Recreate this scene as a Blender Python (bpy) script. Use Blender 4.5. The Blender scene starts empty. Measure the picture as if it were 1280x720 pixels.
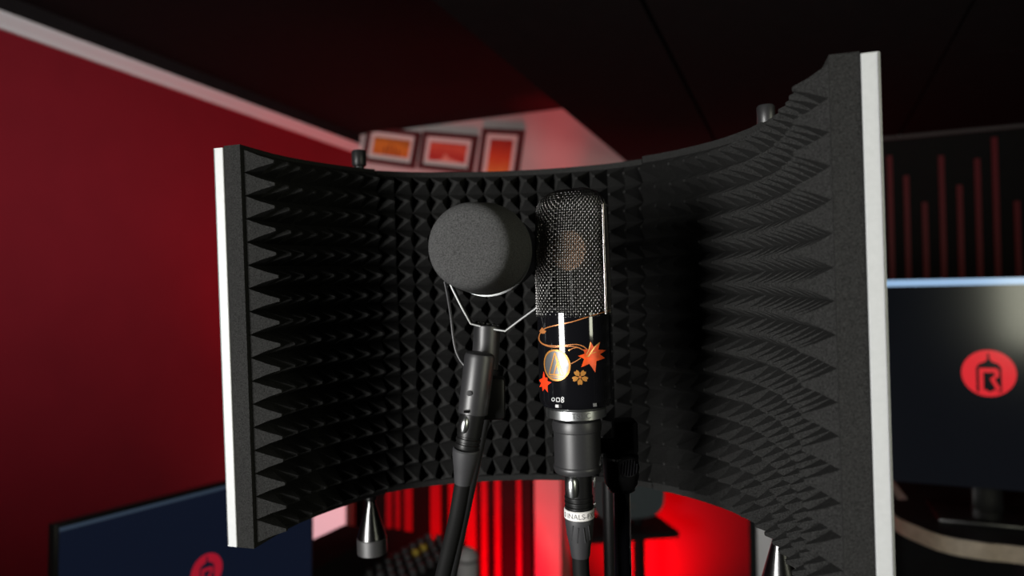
import bpy, bmesh, math, random
from mathutils import Vector, Matrix
random.seed(7)
PI = math.pi
sc = bpy.context.scene
COL = sc.collection

# ------------------------------------------------------------------ camera
CAM = Vector((0.0, 0.0, 1.55))
FPX = 850.0
PITCH = math.atan(29 / 850.0)
ROLL = math.radians(-0.4)
fwd = Vector((0, math.cos(PITCH), math.sin(PITCH)))
up0 = Vector((0, -math.sin(PITCH), math.cos(PITCH)))
rt0 = Vector((1, 0, 0))
RT = math.cos(ROLL) * rt0 + math.sin(ROLL) * up0
UP = -math.sin(ROLL) * rt0 + math.cos(ROLL) * up0
cam_d = bpy.data.cameras.new('camera')
cam = bpy.data.objects.new('camera', cam_d)
COL.objects.link(cam)
cam.matrix_world = Matrix(((RT.x, UP.x, -fwd.x, CAM.x), (RT.y, UP.y, -fwd.y, CAM.y),
                           (RT.z, UP.z, -fwd.z, CAM.z), (0, 0, 0, 1)))
cam_d.sensor_width = 36.0
cam_d.lens = 36.0 * FPX / 1280.0
cam_d.clip_start = 0.02
cam_d.dof.use_dof = True
cam_d.dof.focus_distance = 0.50
cam_d.dof.aperture_fstop = 4.6
sc.camera = cam

# ------------------------------------------------------------------ world, exposure, lights
sc.view_settings.view_transform = 'Standard'
sc.view_settings.look = 'None'
sc.view_settings.exposure = 0.0
sc.view_settings.gamma = 1.0
sc.view_settings.use_curve_mapping = False
world = bpy.data.worlds.new('world')
sc.world = world
world.use_nodes = True
world.node_tree.nodes['Background'].inputs[0].default_value = (0.9, 0.95, 1.0, 1)
world.node_tree.nodes['Background'].inputs[1].default_value = 0.006


def aim(o, p, tgt):
    d = (Vector(tgt) - Vector(p)).normalized()
    o.location = p
    o.rotation_euler = d.to_track_quat('-Z', 'Y').to_euler()


def area(name, p, tgt, sx, sy, power, col=(1, 1, 1), spread=180):
    l = bpy.data.lights.new(name, 'AREA')
    l.shape = 'RECTANGLE'
    l.size, l.size_y = sx, sy
    l.energy = power
    l.color = col
    l.spread = math.radians(spread)
    o = bpy.data.objects.new(name, l)
    COL.objects.link(o)
    aim(o, p, tgt)
    return o


# big soft box to the left of and behind the camera, above the desk
area('key_softbox', (-0.88, -0.47, 1.43), (0.06, 0.55, 1.52), 0.36, 0.56, 12, (1.0, 0.985, 0.96), 105)
# small lamp panel on the right
area('side_lamp', (0.965, -0.28, 1.68), (0.30, 0.75, 1.58), 0.26, 0.62, 5.0, (1.0, 1.0, 0.78))
# unseen fill light, added to brighten the left wall
area('left_wall_fill', (-0.75, -0.55, 2.15), (-1.52, 3.0, 2.02), 0.4, 0.2, 8, (1.0, 0.98, 0.98), 58)
# red LED strips: on the floor behind the speaker stand, on the floor before the red bars, and one washing the wall above
area('red_led_strip', (0.60, 3.34, 0.08), (0.70, 3.65, 0.55), 0.16, 0.10, 7, (1.0, 0.0, 0.022), 140)
area('red_led_bar', (-0.22, 2.84, 0.10), (-0.17, 3.25, 0.55), 0.14, 0.08, 7, (1.0, 0.0, 0.022), 140)
area('red_wall_wash', (-0.50, 3.00, 0.95), (-0.66, 4.0, 2.45), 0.30, 0.20, 4, (1.0, 0.0, 0.022), 120)
area('red_wall_streak', (0.20, 3.53, 1.26), (0.215, 3.70, 2.45), 0.03, 0.04, 0.35, (1.0, 0.0, 0.022), 22)

# ------------------------------------------------------------------ materials
def lin(c):
    return tuple(((v / 255) / 12.92 if v / 255 <= 0.04045 else ((v / 255 + 0.055) / 1.055) ** 2.4) for v in c) + (1,)


def mat(name, col, rough=0.6, metal=0.0, spec=0.5, grain=0.0, gscale=400.0, bump=0.0, coat=0.0, emit=None, estr=0.0, sheen=0.0):
    m = bpy.data.materials.new(name)
    m.use_nodes = True
    nt = m.node_tree
    b = nt.nodes['Principled BSDF']
    b.inputs['Base Color'].default_value = col if len(col) == 4 else tuple(col) + (1,)
    b.inputs['Roughness'].default_value = rough
    b.inputs['Metallic'].default_value = metal
    b.inputs['Specular IOR Level'].default_value = spec
    b.inputs['Coat Weight'].default_value = coat
    b.inputs['Coat Roughness'].default_value = 0.006
    if emit:
        b.inputs['Emission Color'].default_value = emit
        b.inputs['Emission Strength'].default_value = estr
    if grain or bump:
        tc = nt.nodes.new('ShaderNodeTexCoord')
        n = nt.nodes.new('ShaderNodeTexNoise')
        n.inputs['Scale'].default_value = gscale
        n.inputs['Detail'].default_value = 3
        nt.links.new(tc.outputs['Object'], n.inputs['Vector'])
        if grain:
            r = nt.nodes.new('ShaderNodeMapRange')
            r.inputs['From Min'].default_value = 0.3
            r.inputs['From Max'].default_value = 0.7
            r.inputs['To Min'].default_value = 1 - grain
            r.inputs['To Max'].default_value = 1 + grain
            nt.links.new(n.outputs['Fac'], r.inputs['Value'])
            mx = nt.nodes.new('ShaderNodeVectorMath')
            mx.operation = 'MULTIPLY'
            mx.inputs[0].default_value = tuple(col[:3])
            nt.links.new(r.outputs['Result'], mx.inputs[1])
            nt.links.new(mx.outputs[0], b.inputs['Base Color'])
        if bump:
            bp = nt.nodes.new('ShaderNodeBump')
            bp.inputs['Strength'].default_value = bump
            bp.inputs['Distance'].default_value = 0.5 / gscale
            nt.links.new(n.outputs['Fac'], bp.inputs['Height'])
            nt.links.new(bp.outputs['Normal'], b.inputs['Normal'])
    return m


M = {}
M['foam'] = mat('charcoal_foam', (0.016, 0.016, 0.0155), 1.0, spec=0.1, grain=0.55, gscale=1100, bump=0.5)
M['windfoam'] = mat('grey_foam', (0.041, 0.041, 0.041), 1.0, spec=0.1, grain=0.5, gscale=1300, bump=0.5)
M['alu'] = mat('white_aluminium', (0.42, 0.43, 0.43), 0.5, 0.1, grain=0.03, gscale=300)
M['shell'] = mat('black_steel', (0.012, 0.012, 0.013), 0.45, 0.6)
M['satin'] = mat('satin_black', (0.016, 0.016, 0.017), 0.42, spec=0.5, grain=0.1, gscale=600)
M['black'] = mat('black_plastic', (0.005, 0.005, 0.005), 0.4, spec=0.25)
M['matte'] = mat('matte_black', (0.010, 0.010, 0.011), 0.8, spec=0.2)
M['gloss'] = mat('black_lacquer', (0.004, 0.004, 0.005), 0.08, spec=0.55, coat=0.4)
M['chrome'] = mat('chrome', (0.75, 0.75, 0.75), 0.12, 1.0)
M['ring'] = mat('brushed_nickel', (0.62, 0.64, 0.64), 0.30, 1.0)
M['darkchrome'] = mat('dark_chrome', (0.30, 0.28, 0.28), 0.15, 1.0)
M['wire'] = mat('grille_wire', (0.13, 0.127, 0.123), 0.30, 1.0)
M['gold'] = mat('gold_leaf', lin((190, 130, 62)), 0.35, 0.5)
M['goldlight'] = mat('pale_gold', lin((225, 175, 105)), 0.3, 0.6)
M['copper'] = mat('brown_gold', lin((176, 110, 60)), 0.4, 0.3)
M['leaf'] = mat('orange_lacquer', lin((212, 72, 16)), 0.4, grain=0.35, gscale=160)
M['leafred'] = mat('vermilion_lacquer', lin((225, 55, 18)), 0.4)
M['emblem'] = mat('silver_emblem', (0.13, 0.133, 0.137), 0.42, 0.7)
M['print'] = mat('white_print', (0.42, 0.42, 0.42), 0.5)
M['greyprint'] = mat('grey_print', (0.12, 0.12, 0.12), 0.5)
M['darkprint'] = mat('dark_engraving', (0.05, 0.05, 0.05), 0.5)
M['label'] = mat('white_ring_label', (0.62, 0.60, 0.58), 0.4)
M['greyrubber'] = mat('grey_rubber', (0.020, 0.020, 0.022), 0.6)
M['cable'] = mat('black_cable', (0.005, 0.005, 0.005), 0.6, spec=0.12)
M['capsule'] = mat('capsule_gold', (0.26, 0.15, 0.09), 0.55, 0.6)
M['redpaint'] = mat('red_wall_paint', (0.215, 0.0085, 0.017), 0.75, spec=0.2, grain=0.04, gscale=6, bump=0.02)
M['whitepaint'] = mat('white_wall_paint', (0.62, 0.58, 0.56), 0.8, spec=0.2, grain=0.03, gscale=8)
M['ceil'] = mat('black_ceiling', (0.013, 0.0115, 0.012), 0.9, spec=0.08, grain=0.1, gscale=20)
M['trimwhite'] = mat('white_trim', (0.72, 0.73, 0.74), 0.5)
M['floor'] = mat('dark_carpet', (0.02, 0.018, 0.018), 1.0, spec=0.1, grain=0.4, gscale=300, bump=0.4)
M['panel'] = mat('black_panel', (0.009, 0.009, 0.009), 0.6, spec=0.2, grain=0.1, gscale=30)
M['bar'] = mat('red_bar', (0.42, 0.012, 0.03), 0.5, grain=0.05, gscale=40)
M['barshade'] = mat('shaded_red_bar', (0.20, 0.009, 0.02), 0.5, grain=0.05, gscale=40)  # the red bar paint again, darkened to stand in for the dimmer light
M['greytrim'] = mat('grey_trim', (0.10, 0.10, 0.10), 0.5)
M['bezel'] = mat('black_bezel', (0.006, 0.006, 0.006), 0.3)
M['frame'] = mat('dark_red_wood', (0.085, 0.018, 0.020), 0.5, grain=0.2, gscale=60)
M['mat'] = mat('picture_mat', (0.80, 0.74, 0.70), 0.8)
M['birch'] = mat('pale_plywood', (0.30, 0.245, 0.18), 0.5, grain=0.15, gscale=60)
M['deskblack'] = mat('black_desktop', (0.006, 0.006, 0.006), 0.45)
M['speaker'] = mat('dark_grey_fabric', (0.085, 0.105, 0.112), 0.8, grain=0.2, gscale=500)
M['knob'] = mat('grey_knob', (0.06, 0.06, 0.065), 0.45)
M['yellow'] = mat('yellow_knob', (0.55, 0.40, 0.05), 0.45)
M['pale'] = mat('pale_grey_ceramic', (0.40, 0.39, 0.39), 0.5)
M['metalgrey'] = mat('brushed_steel', (0.10, 0.10, 0.10), 0.25, 1.0)
M['knurl'] = mat('knurled_steel', (0.17, 0.17, 0.17), 0.45, 0.9)


M['glow'] = mat('glowing_diffuser', (0.5, 0.4, 0.4), 0.6, emit=lin((214, 160, 167)), estr=1.0)
M['brown'] = mat('brown_housing', (0.10, 0.05, 0.04), 0.6)


def screen_mat(name, col, rough=0.16):
    m = mat(name, (0.006, 0.006, 0.007), rough, spec=0.5, emit=lin(col), estr=1.0)
    return m


M['screen_dark'] = screen_mat('screen_near_black', (7, 9, 14))
M['screen_navy'] = screen_mat('screen_navy', (12, 18, 33))
M['screen_bar'] = screen_mat('screen_menu_bar', (152, 186, 222))
M['screen_bar_dim'] = screen_mat('screen_menu_bar_dim', (45, 56, 70))
M['screen_red'] = screen_mat('screen_logo_red', (212, 40, 48))
M['screen_red_dim'] = screen_mat('screen_logo_dim_red', (150, 20, 38))


# ------------------------------------------------------------------ mesh helpers
class MB:
    def __init__(s):
        s.v = []
        s.f = []

    def add(s, vs, fs):
        o = len(s.v)
        s.v += [tuple(v) for v in vs]
        s.f += [tuple(i + o for i in f) for f in fs]
        return s

    def box(s, c, d, R=None):
        hx, hy, hz = d[0] / 2, d[1] / 2, d[2] / 2
        vs = [Vector((x, y, z)) for x in (-hx, hx) for y in (-hy, hy) for z in (-hz, hz)]
        if R is not None:
            vs = [R @ v for v in vs]
        vs = [v + Vector(c) for v in vs]
        return s.add(vs, [(0, 1, 3, 2), (4, 6, 7, 5), (0, 4, 5, 1), (2, 3, 7, 6), (0, 2, 6, 4), (1, 5, 7, 3)])

    def bbox(s, c, d, bv=0.004, seg=2, R=None):
        bm = bmesh.new()
        bmesh.ops.create_cube(bm, size=1)
        for v in bm.verts:
            v.co = Vector((v.co.x * d[0], v.co.y * d[1], v.co.z * d[2]))
        bmesh.ops.bevel(bm, geom=list(bm.edges), offset=bv, segments=seg, profile=0.5, affect='EDGES')
        bm.verts.index_update()
        vs = [(R @ v.co if R is not None else v.co) + Vector(c) for v in bm.verts]
        fs = [[v.index for v in f.verts] for f in bm.faces]
        bm.free()
        return s.add(vs, fs)

    def lathe(s, prof, n=32, org=(0, 0, 0), axis=(0, 0, 1), cap=True):
        """prof: list of (height along the axis, radius)"""
        a = Vector(axis).normalized()
        x = a.orthogonal().normalized() if abs(a.z) < 0.999 else Vector((1, 0, 0))
        y = a.cross(x)
        org = Vector(org)
        vs = []
        for h, r in prof:
            for i in range(n):
                t = 2 * PI * i / n
                vs.append(org + a * h + (x * math.cos(t) + y * math.sin(t)) * r)
        fs = []
        for j in range(len(prof) - 1):
            for i in range(n):
                k = (i + 1) % n
                fs.append((j * n + i, j * n + k, (j + 1) * n + k, (j + 1) * n + i))
        if cap:
            fs.append(tuple(range(n - 1, -1, -1)))
            fs.append(tuple((len(prof) - 1) * n + i for i in range(n)))
        return s.add(vs, fs)

    def cyl(s, p, q, r, r2=None, n=24, bv=0.0):
        p, q = Vector(p), Vector(q)
        L = (q - p).length
        r2 = r if r2 is None else r2
        pr = [(0, r), (L, r2)]
        if bv:
            pr = [(0, r - bv), (bv, r), (L - bv, r2), (L, r2 - bv)]
        return s.lathe(pr, n, p, q - p)

    def tube(s, pts, r, n=10, cap=True):
        pts = [Vector(p) for p in pts]
        vs, fs = [], []
        t0 = (pts[1] - pts[0]).normalized()
        nrm = t0.orthogonal().normalized()
        for i, p in enumerate(pts):
            t = (pts[min(i + 1, len(pts) - 1)] - pts[max(i - 1, 0)]).normalized()
            nrm = (nrm - t * nrm.dot(t)).normalized()
            b = t.cross(nrm)
            rr = r[i] if isinstance(r, (list, tuple)) else r
            for k in range(n):
                a = 2 * PI * k / n
                vs.append(p + (nrm * math.cos(a) + b * math.sin(a)) * rr)
        for j in range(len(pts) - 1):
            for k in range(n):
                l = (k + 1) % n
                fs.append((j * n + k, j * n + l, (j + 1) * n + l, (j + 1) * n + k))
        if cap:
            fs.append(tuple(range(n - 1, -1, -1)))
            fs.append(tuple((len(pts) - 1) * n + k for k in range(n)))
        return s.add(vs, fs)

    def strip(s, pts, wdir, w, t):
        """flat bar: path pts, width w along wdir, thickness t across"""
        pts = [Vector(p) for p in pts]
        wd = Vector(wdir).normalized()
        vs, fs = [], []
        for i, p in enumerate(pts):
            tg = (pts[min(i + 1, len(pts) - 1)] - pts[max(i - 1, 0)]).normalized()
            nn = tg.cross(wd).normalized()
            for a, b in ((-1, -1), (1, -1), (1, 1), (-1, 1)):
                vs.append(p + wd * (w / 2 * a) + nn * (t / 2 * b))
        for j in range(len(pts) - 1):
            for k in range(4):
                l = (k + 1) % 4
                fs.append((j * 4 + k, j * 4 + l, (j + 1) * 4 + l, (j + 1) * 4 + k))
        fs += [(3, 2, 1, 0), tuple((len(pts) - 1) * 4 + k for k in range(4))]
        return s.add(vs, fs)

    def prism(s, poly, z0, z1, f=None):
        """2D outline extruded from z0 to z1 (f maps (x,y,z) -> 3D)"""
        n = len(poly)
        vs = [(x, y, z0) for x, y in poly] + [(x, y, z1) for x, y in poly]
        if f:
            vs = [f(*v) for v in vs]
        fs = [tuple(range(n - 1, -1, -1)), tuple(range(n, 2 * n))]
        fs += [(i, (i + 1) % n, n + (i + 1) % n, n + i) for i in range(n)]
        return s.add(vs, fs)

    def build(s, name, m, parent=None, mw=None, smooth=0.6):
        me = bpy.data.meshes.new(name)
        me.from_pydata(s.v, [], s.f)
        bm = bmesh.new()
        bm.from_mesh(me)
        bmesh.ops.recalc_face_normals(bm, faces=bm.faces)
        bm.to_mesh(me)
        bm.free()
        if smooth:
            me.shade_smooth()
            me.set_sharp_from_angle(angle=smooth)
        me.materials.append(m)
        o = bpy.data.objects.new(name, me)
        COL.objects.link(o)
        if parent is not None:
            o.parent = parent
        elif mw is not None:
            o.matrix_world = mw
        return o


def thing(name, label, cat, mw=None, group=None):
    o = bpy.data.objects.new(name, None)
    o.empty_display_size = 0.05
    COL.objects.link(o)
    if mw is not None:
        o.matrix_world = mw
    o['label'] = label
    o['category'] = cat
    if group:
        o['group'] = group
    return o


def tag(o, label, cat, group=None):
    o['label'] = label
    o['category'] = cat
    if group:
        o['group'] = group
    return o


def dup(root, mw, label=None):
    r = root.copy()
    COL.objects.link(r)
    r.matrix_world = mw
    if label:
        r['label'] = label
    for ch in list(root.children):
        c = ch.copy()
        COL.objects.link(c)
        c.parent = r
        for g in ch.children:
            d = g.copy()
            COL.objects.link(d)
            d.parent = c
    return r


def W(px, py, d):
    """point of the place seen at (px, py) of the 1280x720 frame, d metres ahead of the camera"""
    return CAM + (RT * ((px - 640) / FPX) + UP * ((360 - py) / FPX) + fwd) * d


def catmull(P, n=12):
    res = []
    for i in range(len(P) - 1):
        p0 = P[i - 1] if i else P[0] * 2 - P[1]
        p1, p2 = P[i], P[i + 1]
        p3 = P[i + 2] if i + 2 < len(P) else P[-1] * 2 - P[-2]
        for k in range(n):
            t_ = k / n
            res.append(0.5 * ((2 * p1) + (p2 - p0) * t_ + (2 * p0 - 5 * p1 + 4 * p2 - p3) * t_ ** 2 + (3 * p1 - p0 - 3 * p2 + p3) * t_ ** 3))
    res.append(P[-1])
    return res


def frame_mat(org, x, y, z):
    return Matrix(((x.x, y.x, z.x, org.x), (x.y, y.y, z.y, org.y), (x.z, y.z, z.z, org.z), (0, 0, 0, 1)))


def local(mw, p):
    return mw.inverted() @ p


# ------------------------------------------------------------------ room frame: x = along the back wall, y = into the room
RZ = -math.atan2(0.39238, 0.91980)
ROOM = Matrix.Rotation(RZ, 4, 'Z')
HZ = CAM.z
WL, WB, WR, WF = -2.64, 3.62, 3.2, -2.2      # left, back, right wall, wall behind the camera
ZC, ZS = HZ + 1.144, HZ + 0.802              # upper ceiling, lower black ceiling
SE = -0.86                                    # edge of the lower ceiling


def struct(name, mb, m, parent=None, smooth=0):
    o = mb.build(name, m, parent, None if parent is not None else ROOM, smooth)
    if parent is None:
        o['kind'] = 'structure'
    return o


struct('floor', MB().box(((WL + WR) / 2, (WB + WF) / 2, -0.05), (WR - WL + .3, WB - WF + .3, 0.1)), M['floor'])
struct('wall_left', MB().box((WL - .05, (WB + WF) / 2, ZC / 2), (0.1, WB - WF, ZC)), M['redpaint'])
struct('wall_back', MB().box(((WL + WR) / 2, WB + .05, ZC / 2), (WR - WL + .2, 0.1, ZC)), M['whitepaint'])
struct('wall_right', MB().box((WR + .05, (WB + WF) / 2, ZC / 2), (0.1, WB - WF, ZC)), M['panel'])
struct('wall_front', MB().box(((WL + WR) / 2, WF - .05, ZC / 2), (WR - WL + .2, 0.1, ZC)), M['panel'])
ce = struct('ceiling', MB().box(((WL + WR) / 2, (WB + WF) / 2, ZC + .05), (WR - WL + .2, WB - WF + .2, 0.1)), M['ceil'])
# lower black ceiling: long boards with open joints
xs = [SE, -0.366, 0.43, 1.22, 2.01, WR]
ys = [WF, 0.1, 2.53, WB]
for i in range(len(xs) - 1):
    for j in range(len(ys) - 1):
        g = 0.006
        x0, x1 = xs[i] + (g if i else 0), xs[i + 1] - g
        y0, y1 = ys[j] + 0.001, ys[j + 1] - 0.001
        o = MB().box(((x0 + x1) / 2, (y0 + y1) / 2, ZS + .012), (x1 - x0, y1 - y0, 0.024)).build('ceiling_panel', M['ceil'], ce, None, 0)
        o.matrix_parent_inverse = Matrix()
MB().box(((SE + WR) / 2 + .01, (WB + WF) / 2, (ZS + .026 + ZC) / 2), (WR - SE - .02, WB - WF, ZC - ZS - .026)).build('soffit_box', M['ceil'], ce, None, 0)
# white crown strip on the left wall, black frieze above it
cz = HZ + 1.055
prof = [(0, -.026), (.014, -.026), (.018, -.012), (.040, .014), (.044, .026), (0, .026)]
mb = MB()
mb.prism(prof, WF, WB - .001, lambda x, z, y: (WL + x, y, cz + z))
struct('trim_1', mb, M['trimwhite'])
struct('trim_2', MB().box((WL + .02, (WB + WF) / 2, (cz + .026 + ZC) / 2), (0.04, WB - WF, ZC - cz - .0265)), M['ceil'])
# white vertical post before the back wall


# ------------------------------------------------------------------ things in the room
# ---- wall panel with red bars, paint darkened for shade, behind the right monitor
def rl(px, py, u):
    """room coordinates of the pixel's ray on the plane y = u"""
    d = ROOM.inverted() @ (W(px, py, 1.0) - CAM)
    k = u / d.y
    return Vector((d.x * k, u, d.z * k + HZ))


UB = WB - 0.03
pa, pb = rl(668.5, 650, 3.03), rl(700.5, 650, 3.03)
struct('trim_3', MB().box(((pa.x + pb.x) / 2, 3.10, .60), (pb.x - pa.x, 0.14, 1.199)), M['whitepaint'])
struct('trim_4', MB().box(((WL + WR) / 2, WB - .002, (HZ + .68) / 2), (WR - WL - .002, 0.003, HZ + .68)), M['redpaint'])
wp = thing('wall_panel', 'black wall panel with thin unlit red bars behind the right monitor', 'wall panel', ROOM)
zt = ZS - 0.012
px0, px1 = 0.30, 2.6
MB().box(((px0 + px1) / 2, WB - .0180, (zt + .01) / 2), (px1 - px0, .024, zt - .01)).build('board', M['panel'], wp, None, 0)
MB().box(((px0 + px1) / 2, UB - .006, zt + .004), (px1 - px0, .012, .014)).build('top_trim', M['greytrim'], wp, None, 0)
bars = [(1111.5, 195), (1132.5, 220), (1155.7, 253), (1176, 195), (1199, 231.6), (1221, 198.6), (1242.4, 172), (1270.8, 251.5)]
pos = []
for (bx, by) in bars:
    q = rl(bx, by, UB)
    pos.append((q.x, q.z))
dxs = pos[4][0] - pos[3][0]
for k in range(1, 6):
    pos.append((pos[7][0] + .068 * k, HZ + [0.62, 0.42, 0.70, 0.55, 0.48][k - 1]))
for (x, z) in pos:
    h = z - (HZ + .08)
    MB().box((x, UB - .003, HZ + .08), (.021, .010, 2 * h)).build('bar', M['barshade'], wp, None, 0)

# ---- equaliser panel before the back wall (lower centre)
UE = 3.05
ep = thing('equalizer_panel', 'freestanding black panel with glossy red bars lit by red light, left of the pale post', 'wall panel', ROOM)
qa, qb = rl(455, 640, UE), rl(664, 640, UE)
MB().box(((qa.x + qb.x) / 2, UE + .02, .55), (qb.x - qa.x, .036, 1.10)).build('board', M['panel'], ep, None, 0)
for (a, b, yb) in [(483.5, 489.5, 660), (495, 500, 661), (506.5, 515, 664), (539, 551, 684), (562, 568, 700),
                   (583, 596, 760), (602.5, 610, 760), (619.5, 627, 760), (647, 653, 760)]:
    p, q = rl(a, 640, UE), rl(b, yb, UE)
    z1 = 1.0
    z0 = max(q.z, 0.03)
    MB().box(((p.x + q.x) / 2, UE - .003, (z0 + z1) / 2), (q.x - p.x, .012, z1 - z0)).build('bar', M['bar'], ep, None, 0)

# ---- three framed pictures on the back wall
def art_mat(name, kind):
    m = mat(name, (0.5, 0.1, 0.05), 0.6)
    nt = m.node_tree
    b = nt.nodes['Principled BSDF']
    tc = nt.nodes.new('ShaderNodeTexCoord')
    sp = nt.nodes.new('ShaderNodeSeparateXYZ')
    nt.links.new(tc.outputs['Object'], sp.inputs[0])
    no = nt.nodes.new('ShaderNodeTexNoise')
    no.inputs['Scale'].default_value = 14
    nt.links.new(tc.outputs['Object'], no.inputs['Vector'])
    ad = nt.nodes.new('ShaderNodeMath')
    ad.operation = 'MULTIPLY_ADD'
    nt.links.new(no.outputs['Fac'], ad.inputs[0])
    ad.inputs[1].default_value = 0.08
    nt.links.new(sp.outputs['Z'], ad.inputs[2])
    mr = nt.nodes.new('ShaderNodeMapRange')
    mr.inputs['From Min'].default_value = -.07 if kind < 3 else -.10
    mr.inputs['From Max'].default_value = .13 if kind < 3 else .17
    nt.links.new(ad.outputs[0], mr.inputs['Value'])
    cr = nt.nodes.new('ShaderNodeValToRGB')
    st = {1: [(0, (110, 40, 20)), (.3, (215, 120, 40)), (.6, (225, 140, 50)), (1, (120, 50, 25))],
          2: [(0, (230, 120, 90)), (.35, (190, 50, 45)), (.7, (225, 100, 75)), (1, (170, 40, 45))],
          3: [(0, (110, 70, 120)), (.2, (235, 150, 70)), (.55, (220, 80, 40)), (1, (160, 30, 30))]}[kind]
    while len(cr.color_ramp.elements) < len(st):
        cr.color_ramp.elements.new(0.5)
    for e, (p_, c_) in zip(cr.color_ramp.elements, st):
        e.position = p_
        e.color = lin(c_)
    nt.links.new(mr.outputs['Result'], cr.inputs['Fac'])
    nt.links.new(cr.outputs['Color'], b.inputs['Base Color'])
    return m


def picture(cx, cy, w, h, roll, kind, label):
    c = rl(cx, cy, WB - .0175)
    mw = ROOM @ Matrix.Translation(c) @ Matrix.Rotation(math.radians(roll), 4, 'Y')
    t = thing('framed_picture', label, 'picture', mw, 'framed pictures under the ceiling')
    bw = .030
    ow, oh = w + 2 * bw, h + 2 * bw
    f = MB()
    f.box((0, 0, oh / 2 - bw / 2), (ow, .028, bw)).box((0, 0, -oh / 2 + bw / 2), (ow, .028, bw))
    f.box((-ow / 2 + bw / 2, 0, 0), (bw, .028, h)).box((ow / 2 - bw / 2, 0, 0), (bw, .028, h))
    f.build('frame', M['frame'], t, None, 0)
    MB().box((0, .004, 0), (w, .006, h)).build('mat_board', M['mat'], t, None, 0)
    k = .030
    MB().box((0, -.0005, 0), (w - 2 * k, .005, h - 2 * k)).build('print', art_mat('art_%d' % kind, kind), t, None, 0)
    if kind == 2:
        MB().prism([(-.075, -h / 2 + k), (-.03, -h / 2 + k + .012), (-.012, -h / 2 + k + .045), (0, -h / 2 + k + .036), (.02, -h / 2 + k + .02), (.10, -h / 2 + k + .004), (.10, -h / 2 + k)],
                   -.0035, -.0030, lambda x, z, y: (x, y, z)).build('hill', mat('pale_hill', lin((238, 160, 140)), 0.7), t, None, 0)
    if kind == 1:
        mb_ = MB()
        for x_, h_ in ((-.04, .05), (-.01, .07), (.025, .06), (.06, .04)):
            mb_.box((x_, -.0035, -h / 2 + k + h_ / 2), (.012, .001, h_))
        mb_.build('tree_shapes', mat('dark_amber', lin((150, 70, 25)), 0.7), t, None, 0)
    return t


picture(489.0, 184, .330, .168, 12.0, 1, 'amber landscape picture in dark frame, leftmost of three under the ceiling')
picture(559.5, 190.5, .315, .172, 10.5, 2, 'red picture with a pale hill in dark frame, between the other two')
picture(624.5, 199, .205, .290, 9.0, 3, 'upright orange and violet picture in dark frame, right of the other two')


# ---- monitors
def logo(t, c, x, z, n, r, red, dark):
    """round red emblem with a black bulb and an R, lying on the screen"""
    def F(h):
        return lambda a, b, d: c + x * (a * r) + z * (b * r) + n * (h + d)
    disc = MB().prism([(math.cos(2 * PI * i / 48), math.sin(2 * PI * i / 48)) for i in range(48)], 0, .0004, F(.0002))
    lg = disc.build('logo_disc', red, t, None, 0)
    bulb = MB()
    body = [(-.46, -.80), (-.46, .24), (-.36, .40), (-.14, .50), (-.05, .60), (-.035, .86), (.035, .86), (.05, .60), (.14, .50), (.36, .40), (.46, .24), (.46, -.80)]
    bulb.prism(body, 0, .0004, F(.0007))
    bulb.build('bulb', dark, lg, None, 0)
    rr = MB()
    rr.prism([(-.36, -.80), (-.36, .22), (-.20, .22), (-.20, -.80)], 0, .0004, F(.0012))
    rr.prism([(-.20, .22), (.28, .22), (.36, .12), (.36, .04), (-.20, .04)], 0, .0004, F(.0012))
    rr.prism([(.20, .04), (.36, .04), (.38, -.10), (.16, -.30), (.04, -.24), (.22, -.08)], 0, .0004, F(.0012))
    rr.prism([(.04, -.24), (.20, -.26), (.42, -.66), (.30, -.78)], 0, .0004, F(.0012))
    for cx_ in (-.15, .20):
        rr.prism([(cx_ + .13 * math.cos(2 * PI * i / 16), -.84 + .13 * math.sin(2 * PI * i / 16)) for i in range(16)], 0, .0004, F(.0012))
    rr.prism([(-.56, -.70), (-.56, .28), (-.50, .28), (-.50, -.70)], 0, .0001, F(.0012))
    rr.build('letter', red, lg, None, 0)


def monitor(mw, w, h, label, scr, bar, red, rlogo, barh, bezel, stand, lz):
    """origin: middle of the stand's foot; the screen looks along -y"""
    t = thing('monitor', label, 'monitor', mw)
    z0 = stand
    MB().bbox((0, .012, z0 + h / 2), (w, .024, h), .004, 2).build('housing', M['bezel'], t)
    MB().bbox((0, .035, z0 + h * .45), (w * .5, .03, h * .5), .012, 3).build('rear_cover', M['bezel'], t)
    sw, sh = w - 2 * bezel, h - 2 * bezel
    MB().box((0, -.0005, z0 + h / 2), (sw, .001, sh)).build('screen', scr, t, None, 0)
    MB().box((0, -.0008, z0 + h - bezel - barh / 2), (sw, .0012, barh)).build('menu_bar', bar, t, None, 0)
    logo(t, Vector((0, -.0010, z0 + lz)), Vector((1, 0, 0)), Vector((0, 0, 1)), Vector((0, -1, 0)), rlogo, red, scr)
    MB().bbox((0, .060, z0 * .5 + .06), (.07, .025, z0 + .12), .006, 2).build('stand_neck', M['bezel'], t)
    MB().bbox((0, .02, .006), (.26, .19, .012), .005, 2).build('stand_foot', M['bezel'], t)
    return t


# right monitor, parallel to the back wall
DZ = HZ - 0.535                       # right desk top
ctr = W(1232, 347, 1.73)
topz = ctr.z
p = Vector((ctr.x, ctr.y, DZ + .0005))
hR = .535
stand = topz - hR - DZ
monitor(Matrix.Translation(p) @ ROOM, .95, hR, 'wide black monitor with red bulb emblem, on the curved desk at right',
        M['screen_dark'], M['screen_bar'], M['screen_red'],   .0585, .017, .002, stand, hR - .243)
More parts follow.
